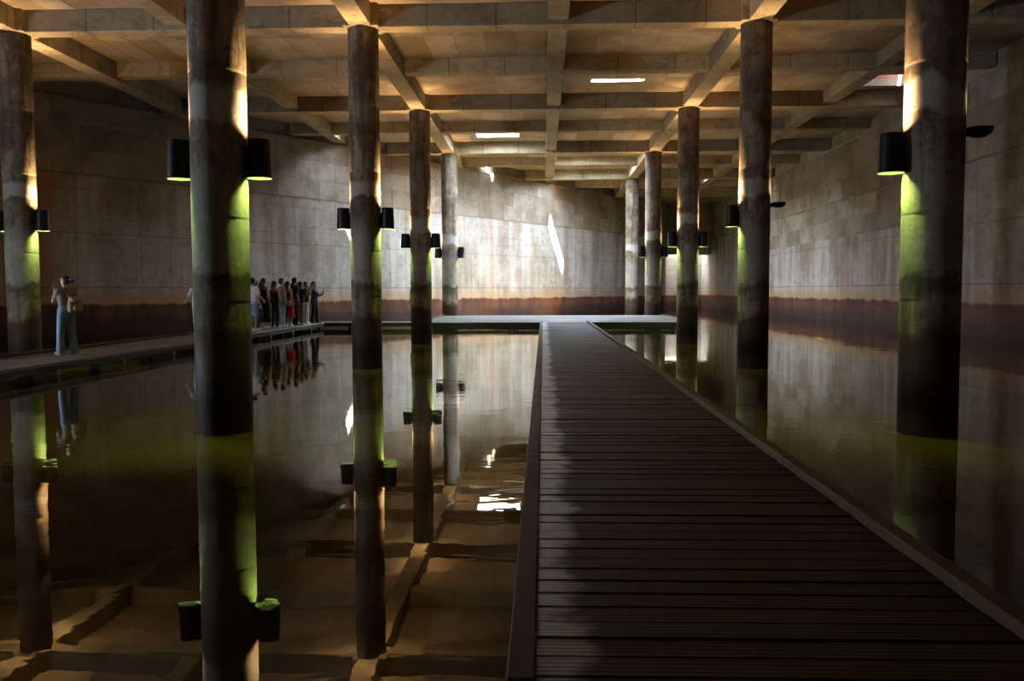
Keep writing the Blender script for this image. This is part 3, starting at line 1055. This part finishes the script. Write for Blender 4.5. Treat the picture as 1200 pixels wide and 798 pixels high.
def person(label, loc, face, H=1.65, top=None, bottom=None, sleeves='short', legs='slim', larm=None, rarm=None, hair='short',
           shoe=(0.6, 0.6, 0.6), stance=(0.09, 0.0, 0.09, 0.0), head_turn=0.0, top_hem=0.86, skin=None, hair_mat=None,
           dress=None, hat=None, vox=0.015, bare_back=False, build=1.0):
    """larm/rarm: (elbow, wrist, hand direction, palm normal, curl) in body axes (x right, y forward)"""
    s = H / 1.65
    skin = skin or SK
    hair_mat = hair_mat or HAIR
    S3 = lambda p: Vector((p[0] * s, p[1] * s, p[2] * s))
    bm = bmesh.new()
    fg = bmesh.new()
    b = build
    torso = [(0, 0, .80, .145 * b, .10), (0, -.01, .90, .168 * b, .118), (0, 0, 1.04, .130 * b, .092), (0, .005, 1.18, .152 * b, .108),
             (0, -.005, 1.29, .162 * b, .102), (0, -.01, 1.36, .135 * b, .082), (0, -.01, 1.41, .062, .06)]
    loft(bm, [(a * s, c * s, z * s, rx * s, ry * s) for a, c, z, rx, ry in torso])
    hips, knees, ankles = [], [], []
    for sd, fx, fy in ((-1, -stance[0], stance[1]), (1, stance[2], stance[3])):
        hp, an = Vector((sd * .085, 0, .87)), Vector((fx, fy - .01, .075))
        kn = (hp + an) / 2 + Vector((0, .025, 0.0))
        hips.append(hp), knees.append(kn), ankles.append(an)
        capsule(bm, S3(hp), .082 * s, S3(kn), .053 * s)
        capsule(bm, S3(kn), .053 * s, S3(an), .036 * s)
        ball(bm, S3(kn + Vector((0, -.022, -.10))), (.046 * s, .046 * s, .10 * s))
        capsule(bm, S3((an.x, an.y - .03, .045)), .034 * s, S3((an.x * 1.06, an.y + .13, .028)), .026 * s, 8)
    capsule(bm, S3((0, -.012, 1.36)), .052 * s, S3((0, .008, 1.47)), .047 * s)
    # head, turned on the neck
    R = Matrix.Rotation(head_turn, 4, 'Z')
    hc = Vector((0, .012, 1.545))
    def hd(p):
        q = R @ (Vector(p) - Vector((0, 0, 0)))
        return S3(q + Vector((0, .0, 0)))
    def hball(p, r):
        vs = ball(bm, (0, 0, 0), r, 14, 10)
        bmesh.ops.transform(bm, matrix=Matrix.Translation(hd(p)) @ R @ Matrix.Scale(s, 4), verts=vs)
    hball((0, .005, 1.555), (.073, .090, .095))
    hball((0, .035, 1.50), (.056, .062, .070))
    hball((0, .062, 1.465), (.026, .026, .024))
    hball((0, .100, 1.528), (.011, .017, .020))
    for sd in (-1, 1):
        hball((sd * .074, .0, 1.535), (.010, .018, .028))
    # arms
    sh_l, sh_r = Vector((-.165 * b, -.005, 1.335)), Vector((.165 * b, -.005, 1.335))
    arms = []
    for sd, shd, spec in ((-1, sh_l, larm), (1, sh_r, rarm)):
        if spec is None:
            spec = ((sd * .215, -.03, 1.07), (sd * .215, .06, .84), (0, .15, -1), (-sd, .2, 0), 0.45)
        el, wr_, dr, pn, curl = spec
        el, wr_ = Vector(el), Vector(wr_)
        arms.append((shd, el, wr_))
        capsule(bm, S3(shd), .050 * s, S3(el), .036 * s)
        capsule(bm, S3(el), .036 * s, S3(wr_), .024 * s)
        hand(bm, fg, S3(wr_), dr, pn, -sd, s, curl)
    body = raw('person', bm, skin, None, vox * 0.8, fg, 3)
    body.location = loc
    body.rotation_euler = (0, 0, face)
    tag(body, label, 'person', 'visitors on the left walkways')
    # face details
    for sd in (-1, 1):
        e = bmesh.new()
        ball(e, (0, 0, 0), (.010, .006, .006), 8, 6)
        eo = obj('eye', e, EYE_M, body, True)
        eo.location = hd((sd * .030, .088, 1.545))
    e = bmesh.new()
    ball(e, (0, 0, 0), (.020, .006, .006), 8, 6)
    obj('mouth', e, MOUTH_M, body, True).location = hd((0, .093, 1.487))
    # hair
    hm = bmesh.new()
    def hb_(p, r):
        vs = ball(hm, (0, 0, 0), r, 16, 12)
        for v in vs:
            if v.co.y > r[1] * 0.42 and v.co.z < r[2] * 0.30:
                v.co.y = r[1] * 0.2
        bmesh.ops.transform(hm, matrix=Matrix.Translation(hd(p)) @ R @ Matrix.Scale(s, 4), verts=vs)
    hb_((0, -.012, 1.572), (.088, .104, .098))
    if hair == 'short':
        hb_((0, -.045, 1.535), (.080, .070, .075))
    elif hair == 'long':
        hb_((0, -.05, 1.52), (.088, .075, .11))
        for t in (-.05, 0, .05):
            tube(hm, [hd((t, -.07, 1.52)), hd((t * 1.3, -.115, 1.38)), hd((t * 1.2, -.135, 1.24)), hd((t * .9, -.13, 1.10))],
                 [.048 * s, .052 * s, .044 * s, .018 * s], 10)
    elif hair == 'tied':
        hb_((0, -.045, 1.535), (.080, .072, .075))
        tube(hm, [hd((0, -.10, 1.56)), hd((.01, -.14, 1.54)), hd((.0, -.15, 1.44)), hd((.0, -.14, 1.30))], [.030 * s, .040 * s, .038 * s, .012 * s], 10)
    elif hair == 'bun':
        hb_((0, -.045, 1.535), (.080, .072, .07))
        ball(hm, hd((0, -.115, 1.555)), .036 * s)
        for dx, dz in ((-.02, .03), (.02, -.01), (.0, -.05), (.01, .01)):
            tube(hm, [hd((0, -.11, 1.555)), hd((dx, -.16, 1.555 + dz)), hd((dx * 2, -.205, 1.535 + dz * 1.3))], [.022 * s, .020 * s, .008 * s], 8)
    raw('hair', hm, hair_mat, body, 0.010, None, 2)
    if hat is not None:
        hm = bmesh.new()
        vs = ball(hm, (0, 0, 0), (.098, .112, .085), 18, 12)
        for v in vs:
            if v.co.z < -.005:
                v.co.z = -.005
        box(hm, -.062, .062, .06, .175, -.004, .010)
        bmesh.ops.transform(hm, matrix=Matrix.Translation(hd((0, -.008, 1.592))) @ R @ Matrix.Scale(s, 4), verts=hm.verts)
        obj('cap', hm, cloth(hat), body, True)
    # clothes
    g = 0.018
    if top is not None:
        tm = bmesh.new()
        rows = [(0, -.004, top_hem, .176 * b + g, .128 + g)] if top_hem < .95 else []
        rows += [(a, c, z, rx + g * 1.1, ry + g) for a, c, z, rx, ry in torso if z > max(top_hem, .95) and z < (1.30 if bare_back else 1.40)]
        if top_hem < .95:
            rows = [r for r in rows]
            rows[1] = (rows[1][0], rows[1][1], rows[1][2], rows[1][3] + .018, rows[1][4] + .018)
        else:
            rows = [(0, 0, top_hem, .135 * b + g, .095 + g)] + rows
        if not bare_back:
            rows.append((0, -.008, 1.405, .085, .072))
        loft(tm, [(a * s, c * s, z * s, rx * s, ry * s) for a, c, z, rx, ry in rows])
        if sleeves != 'none':
            for shd, el, wr_ in arms:
                if sleeves == 'short':
                    e2 = shd + (el - shd) * 0.72
                    capsule(tm, S3(shd), .064 * s, S3(e2), .056 * s)
                else:
                    capsule(tm, S3(shd), .064 * s, S3(el), .050 * s)
                    capsule(tm, S3(el), .050 * s, S3(el + (wr_ - el) * .9), .037 * s)
        raw('shirt', tm, cloth(top), body, vox, None, 4)
    if bottom is not None:
        tm = bmesh.new()
        loft(tm, [(0, 0, .80 * s, (.150 * b + g) * s, (.105 + g) * s), (0, -.008 * s, .90 * s, (.172 * b + g) * s, (.122 + g) * s),
                  (0, 0, 1.03 * s, (.134 * b + g) * s, (.096 + g) * s)])
        for hp, kn, an in zip(hips, knees, ankles):
            if legs == 'shorts':
                k2 = hp + (kn - hp) * 0.88
                capsule(tm, S3(hp), .100 * s, S3(k2), .088 * s)
            elif legs == 'wide':
                tube(tm, [S3(hp), S3(hp + (kn - hp) * .5), S3(kn), S3((an.x, an.y, .035))], [.100 * s, .090 * s, .078 * s, .084 * s], 14)
            else:
                r2 = .050 if legs == 'slim' else .068
                capsule(tm, S3(hp), .097 * s, S3(kn), (r2 + .020) * s)
                tube(tm, [S3(kn), S3((an.x, an.y, .05))], [(r2 + .020) * s, r2 * s], 14)
                ball(tm, S3(kn), (r2 + .020) * s)
        raw('trousers' if legs != 'shorts' else 'shorts', tm, cloth(bottom), body, vox, None, 4)
    if dress is not None:
        c, z_top, z_hem, flare = dress
        tm = bmesh.new()
        seg = 48
        rings = []
        zs = [z_top + (z_hem - z_top) * i / 9 for i in range(10)]
        for i, z in enumerate(zs):
            if z > 1.0:
                rx, ry = .150 * b + .02, .105 + .02
            else:
                t = (1.0 - z) / (1.0 - z_hem)
                rx, ry = .158 * b + .035 + flare * t, .12 + .03 + flare * t
            ring = []
            for k in range(seg):
                a = 2 * math.pi * k / seg
                pl_ = 1 + 0.06 * max(0, (1.0 - z)) * math.sin(a * 11 + 1.3 * math.sin(a * 3))
                ring.append(tm.verts.new((rx * pl_ * math.cos(a) * s, ry * pl_ * math.sin(a) * s, z * s)))
            rings.append(ring)
        for a_, b_ in zip(rings, rings[1:]):
            for k in range(seg):
                j = (k + 1) % seg
                tm.faces.new((b_[k], b_[j], a_[j], a_[k]))
        tm.faces.new(rings[0])
        o = obj('skirt' if z_top < 1.1 else 'dress', tm, cloth(c), body, True)
        sd_ = o.modifiers.new('thickness', 'SOLIDIFY')
        sd_.thickness = 0.006
        if z_top > 1.1:
            for sd in (-1, 1):
                st = bmesh.new()
                tube(st, [S3((sd * .085, .085, 1.27)), S3((sd * .095, .055, 1.375)), S3((sd * .10, -.03, 1.385)), S3((sd * .09, -.115, 1.27))], .014 * s, 8)
                obj('strap', st, cloth(c), body, True)
    # shoes
    for an in ankles:
        tm = bmesh.new()
        capsule(tm, S3((an.x, an.y - .035, .046)), .044 * s, S3((an.x * 1.06, an.y + .135, .036)), .036 * s, 12)
        for v in tm.verts:
            v.co.z = max(v.co.z, 0.0)
        so_ = obj('shoe', tm, cloth(shoe, 0.6), body, True)
        tm = bmesh.new()
        box(tm, (an.x - .045) * s, (an.x + .047) * s, (an.y - .078) * s, (an.y + .168) * s, 0.001, .018 * s, bev=.006)
        obj('sole', tm, cloth((0.5, 0.49, 0.47), 0.7), so_)
    return body, s

def to_world(body, p, s=1.0):
    return Matrix.Translation(Vector(body.location)) @ Matrix.Rotation(body.rotation_euler[2], 4, 'Z') @ (Vector(p) * s)

PHONE_M = plain('phone_black', (0.012, 0.012, 0.014), 0.55)
PHONE_S = glow('phone_screen', (0.55, 0.65, 0.8), 0.03)
def phone(body, p, s, label, tilt=0.0):
    r = empty('phone', to_world(body, p, s), body.rotation_euler[2])
    tag(r, label, 'phone')
    obj('case', newbox(-.037, .037, -.005, .005, -.075, .075, bev=.004), PHONE_M, r)
    obj('screen', newbox(-.033, .033, -.0062, -.0052, -.069, .069), PHONE_S, r)
    r.rotation_euler = (tilt, 0, body.rotation_euler[2])
    return r

def bag_mesh(w, d, h, pinch=0.75):
    bm = bmesh.new()
    loft(bm, [(0, 0, -h / 2, w * .40, d * .40), (0, 0, -h * .45, w * .5, d * .5), (0, 0, -h * .1, w * .52, d * .55), (0, 0, h * .25, w * .46, d * .46),
              (0, 0, h * .45, w * .5 * pinch, d * .35), (0, 0, h / 2, w * .3, d * .2)], 20)
    return bm

ARM_UP = lambda sd, fy=.30, z=1.42: ((sd * .20, .16, 1.16), (sd * .10, fy, z), (-sd * .1, .25, 1), (0, 1, 0), 0.55)
W = lambda x, y: (x, y, DECK)

# the lone woman on the left walkway
wmn, ws_ = person('woman alone on the left walkway photographing, grey tee, wide blue jeans, tan backpack', W(-9.52, 16.85), math.radians(62), 1.58,
                  top=(0.20, 0.165, 0.15), bottom=(0.17, 0.27, 0.36), legs='wide', hair='bun', shoe=(0.45, 0.43, 0.40), top_hem=.97,
                  larm=((-.17, .17, 1.12), (-.07, .26, 1.335), (0.05, .05, 1), (.4, 1, 0), 0.7),
                  rarm=((.19, .12, 1.10), (.07, .27, 1.22), (-.4, .3, .6), (0, 1, 0), 0.6), vox=0.012, stance=(.12, .06, .125, -.05), head_turn=0.25)
phone(wmn, (-.055, .315, 1.445), ws_, 'dark phone raised in the lone woman\'s hand')
r = empty('backpack', to_world(wmn, (.06, -.225, 1.06), ws_), wmn.rotation_euler[2])
tag(r, 'small tan backpack on the back of the lone woman', 'backpack')
TAN = cloth((0.40, 0.28, 0.15))
obj('bag_body', bag_mesh(.30, .17, .32), TAN, r, True)
b2 = bmesh.new()
loft(b2, [(0, -.02, .045, .125, .088), (0, -.02, .075, .132, .095), (0, -.015, .115, .115, .085), (0, -.01, .14, .07, .05)], 20)
obj('flap', b2, TAN, r, True)
b2 = bmesh.new()
loft(b2, [(0, -.075, -.13, .075, .035), (0, -.08, -.11, .088, .045), (0, -.08, -.04, .088, .045), (0, -.075, -.02, .07, .03)], 16)
obj('pocket', b2, TAN, r, True)
for sd in (-1, 1):
    b2 = bmesh.new()
    tube(b2, [(sd * .09, .07, .13), (sd * .10, .11, .23), (sd * .105, .20, .265), (sd * .11, .31, .20)], .014, 8)
    obj('strap', b2, TAN, r, True)

# visitor behind the nearest left column, only an arm and side showing
person('visitor in pale clothes almost wholly hidden behind the thick nearest left column', W(-9.86, 24.3), math.radians(35), 1.62,
       top=(0.55, 0.57, 0.60), bottom=(0.30, 0.33, 0.38), shoe=(0.7, 0.7, 0.7),
       larm=((-.28, .02, 1.10), (-.33, .14, .98), (-.3, .5, 0), (1, 0, 0), 0.5))

# the group at the end of the walkway
PX = math.radians(-90)
p1, s1 = person('visitor in white tee, denim shorts and white sneakers at the group\'s near left end', W(-9.06, 26.6), math.radians(-25), 1.67,
                top=(0.72, 0.71, 0.72), bottom=(0.20, 0.30, 0.42), legs='shorts', hair='short', shoe=(0.8, 0.8, 0.8),
                rarm=((.25, .0, 1.12), (.29, .13, .97), (0, 1, -.5), (-1, 0, 0), .5))
person('visitor with tan cap and navy trousers, half hidden behind the white-tee visitor', W(-9.36, 27.75), math.radians(-45), 1.60,
       top=(0.05, 0.055, 0.09), bottom=(0.025, 0.032, 0.06), hat=(0.42, 0.24, 0.09), shoe=(0.65, 0.65, 0.68))
person('long-haired visitor in a long sleeveless black dress, bare arms', W(-9.30, 28.4), math.radians(-35), 1.68,
       dress=((0.012, 0.011, 0.012), 1.28, .22, .06), hair='long', shoe=(0.55, 0.50, 0.48))
p4, s4 = person('visitor with tied hair, bare shoulders, strapless dark top and dark jeans', W(-9.13, 29.0), math.radians(-20), 1.60,
                top=(0.03, 0.028, 0.032), bottom=(0.035, 0.042, 0.055), sleeves='none', bare_back=True, top_hem=1.02, hair='tied', shoe=(0.30, 0.28, 0.27))
person('short-haired visitor in light blue jeans standing behind the bare-shouldered one', W(-9.10, 29.75), math.radians(-60), 1.70,
       top=(0.30, 0.26, 0.25), bottom=(0.30, 0.40, 0.50), hair='short', shoe=(0.8, 0.8, 0.8))
p6, s6 = person('long-haired visitor in a bright red skirt and bare-shouldered top', W(-9.03, 30.2), math.radians(-30), 1.60,
                top=(0.10, 0.02, 0.02), sleeves='none', bare_back=True, top_hem=1.0, dress=((0.52, 0.02, 0.03), 1.06, .33, .06), hair='long', shoe=(0.75, 0.73, 0.72))
p7, s7 = person('tall visitor in black tee and black trousers behind the red skirt', W(-9.02, 31.05), math.radians(-50), 1.74,
                top=(0.014, 0.014, 0.016), bottom=(0.02, 0.02, 0.022), hair='short', shoe=(0.1, 0.1, 0.1))
p8, s8 = person('dark-haired visitor raising one hand, mostly hidden between black tee and khaki trousers', W(-9.25, 31.9), math.radians(-75), 1.64,
                top=(0.05, 0.045, 0.05), bottom=(0.25, 0.26, 0.27), hair='tied', rarm=ARM_UP(1, .22, 1.50), shoe=(0.5, 0.5, 0.5))
p9, s9 = person('visitor in black top and khaki trousers lifting a phone with both arms', W(-8.93, 31.5), math.radians(-65), 1.60,
                top=(0.013, 0.012, 0.013), bottom=(0.30, 0.28, 0.25), legs='loose', hair='long', larm=ARM_UP(-1, .34, 1.40), rarm=ARM_UP(1, .34, 1.40), shoe=(0.85, 0.85, 0.85))
phone(p9, (0, .37, 1.53), s9, 'phone lifted high by the visitor in khaki trousers')
p10, s10 = person('visitor in loose white trousers with both arms raised', W(-9.0, 32.4), math.radians(-80), 1.60,
                  top=(0.06, 0.05, 0.05), bottom=(0.75, 0.76, 0.80), legs='wide', hair='tied', larm=ARM_UP(-1, .26, 1.50), rarm=ARM_UP(1, .26, 1.50), shoe=(0.85, 0.85, 0.85))
p11, s11 = person('visitor in blue tee and dark trousers at the walkway\'s far end, in profile', W(-8.93, 33.3), math.radians(-90), 1.62,
                  top=(0.035, 0.055, 0.16), bottom=(0.022, 0.024, 0.032), legs='loose', hair='short', top_hem=.80, larm=((-.20, .16, 1.08), (-.13, .34, 1.16), (.05, .3, 1), (0, 1, 0), .6),
                  rarm=((.19, .20, 1.06), (.10, .36, 1.20), (0, .2, 1), (0, 1, 0), .6), shoe=(0.06, 0.06, 0.06), stance=(.09, .10, .09, -.08))
phone(p11, (.09, .40, 1.33), s11, 'dark phone held out by the visitor in the blue tee')
# bags in the group
r = empty('handbag', to_world(p6, (.17, -.16, .86), s6), p6.rotation_euler[2] + 0.3)
tag(r, 'cream handbag hanging at the side of the red skirt', 'handbag')
CREAM = cloth((0.62, 0.52, 0.33))
b2 = bmesh.new()
box(b2, -.12, .12, -.045, .045, -.085, .085, bev=.025)
obj('bag_body', b2, CREAM, r, True)
b2 = bmesh.new()
tube(b2, [(-.10, 0, .07), (-.09, .02, .25), (-.03, .07, .45), (.03, .07, .45), (.09, .02, .25), (.10, 0, .07)], .008, 6)
obj('strap', b2, CREAM, r, True)
r = empty('shoulder_bag', to_world(p4, (-.20, -.10, .88), s4), p4.rotation_euler[2])
tag(r, 'black shoulder bag at the hip of the bare-shouldered visitor', 'shoulder bag')
BLK = cloth((0.016, 0.015, 0.016))
b2 = bmesh.new()
box(b2, -.11, .11, -.05, .05, -.13, .13, bev=.03)
obj('bag_body', b2, BLK, r, True)
b2 = bmesh.new()
tube(b2, [(-.09, 0, .11), (-.04, .06, .40), (.04, .12, .47), (.09, .06, .38), (.09, 0, .11)], .009, 6)
obj('strap', b2, BLK, r, True)
r = empty('tote_bag', to_world(p7, (.27, -.12, .72), s7), p7.rotation_euler[2] + .4)
tag(r, 'grey brown patterned tote bag between red skirt and khaki trousers', 'tote bag')
k = NT('tote_pattern')
ck = k.n('ShaderNodeTexChecker')
k.t.links.new(k.n('ShaderNodeTexCoord').outputs['Object'], ck.inputs['Vector'])
ck.inputs['Scale'].default_value = 22.0
ck.inputs['Color1'].default_value = (0.16, 0.12, 0.10, 1)
ck.inputs['Color2'].default_value = (0.055, 0.045, 0.04, 1)
k.col(ck.outputs['Color'])
k.set(Roughness=0.8)
b2 = bmesh.new()
box(b2, -.16, .16, -.05, .05, -.20, .20, bev=.03)
obj('bag_body', b2, k.mat, r, True)
b2 = bmesh.new()
tube(b2, [(-.09, 0, .18), (-.07, 0, .42), (0, .0, .52), (.07, 0, .42), (.09, 0, .18)], .010, 6)
obj('strap', b2, k.mat, r, True)
# attendant on the cross walkway behind the third left column
person('attendant in yellow-green vest mostly hidden behind the third left column', W(-5.26, 34.75), math.radians(-60), 1.66,
       top=(0.50, 0.62, 0.10), bottom=(0.03, 0.03, 0.035), hair='short', shoe=(0.05, 0.05, 0.05), vox=0.016)

# ------------------------------------------------------------------ turn the remeshed figures into plain meshes, add the fingers
dg = bpy.context.evaluated_depsgraph_get()
dg.update()
done = []
for o, extra in PENDING:
    me = bpy.data.meshes.new_from_object(o.evaluated_get(dg))
    done.append((o, extra, me))
for o, extra, me in done:
    o.modifiers.clear()
    if extra is not None:
        bm = bmesh.new()
        bm.from_mesh(me)
        em = bpy.data.meshes.new('fingers')
        extra.to_mesh(em)
        extra.free()
        bm.from_mesh(em)
        bpy.data.meshes.remove(em)
        bm.to_mesh(me)
        bm.free()
    for p in me.polygons:
        p.use_smooth = True
    old = o.data
    o.data = me
    bpy.data.meshes.remove(old)
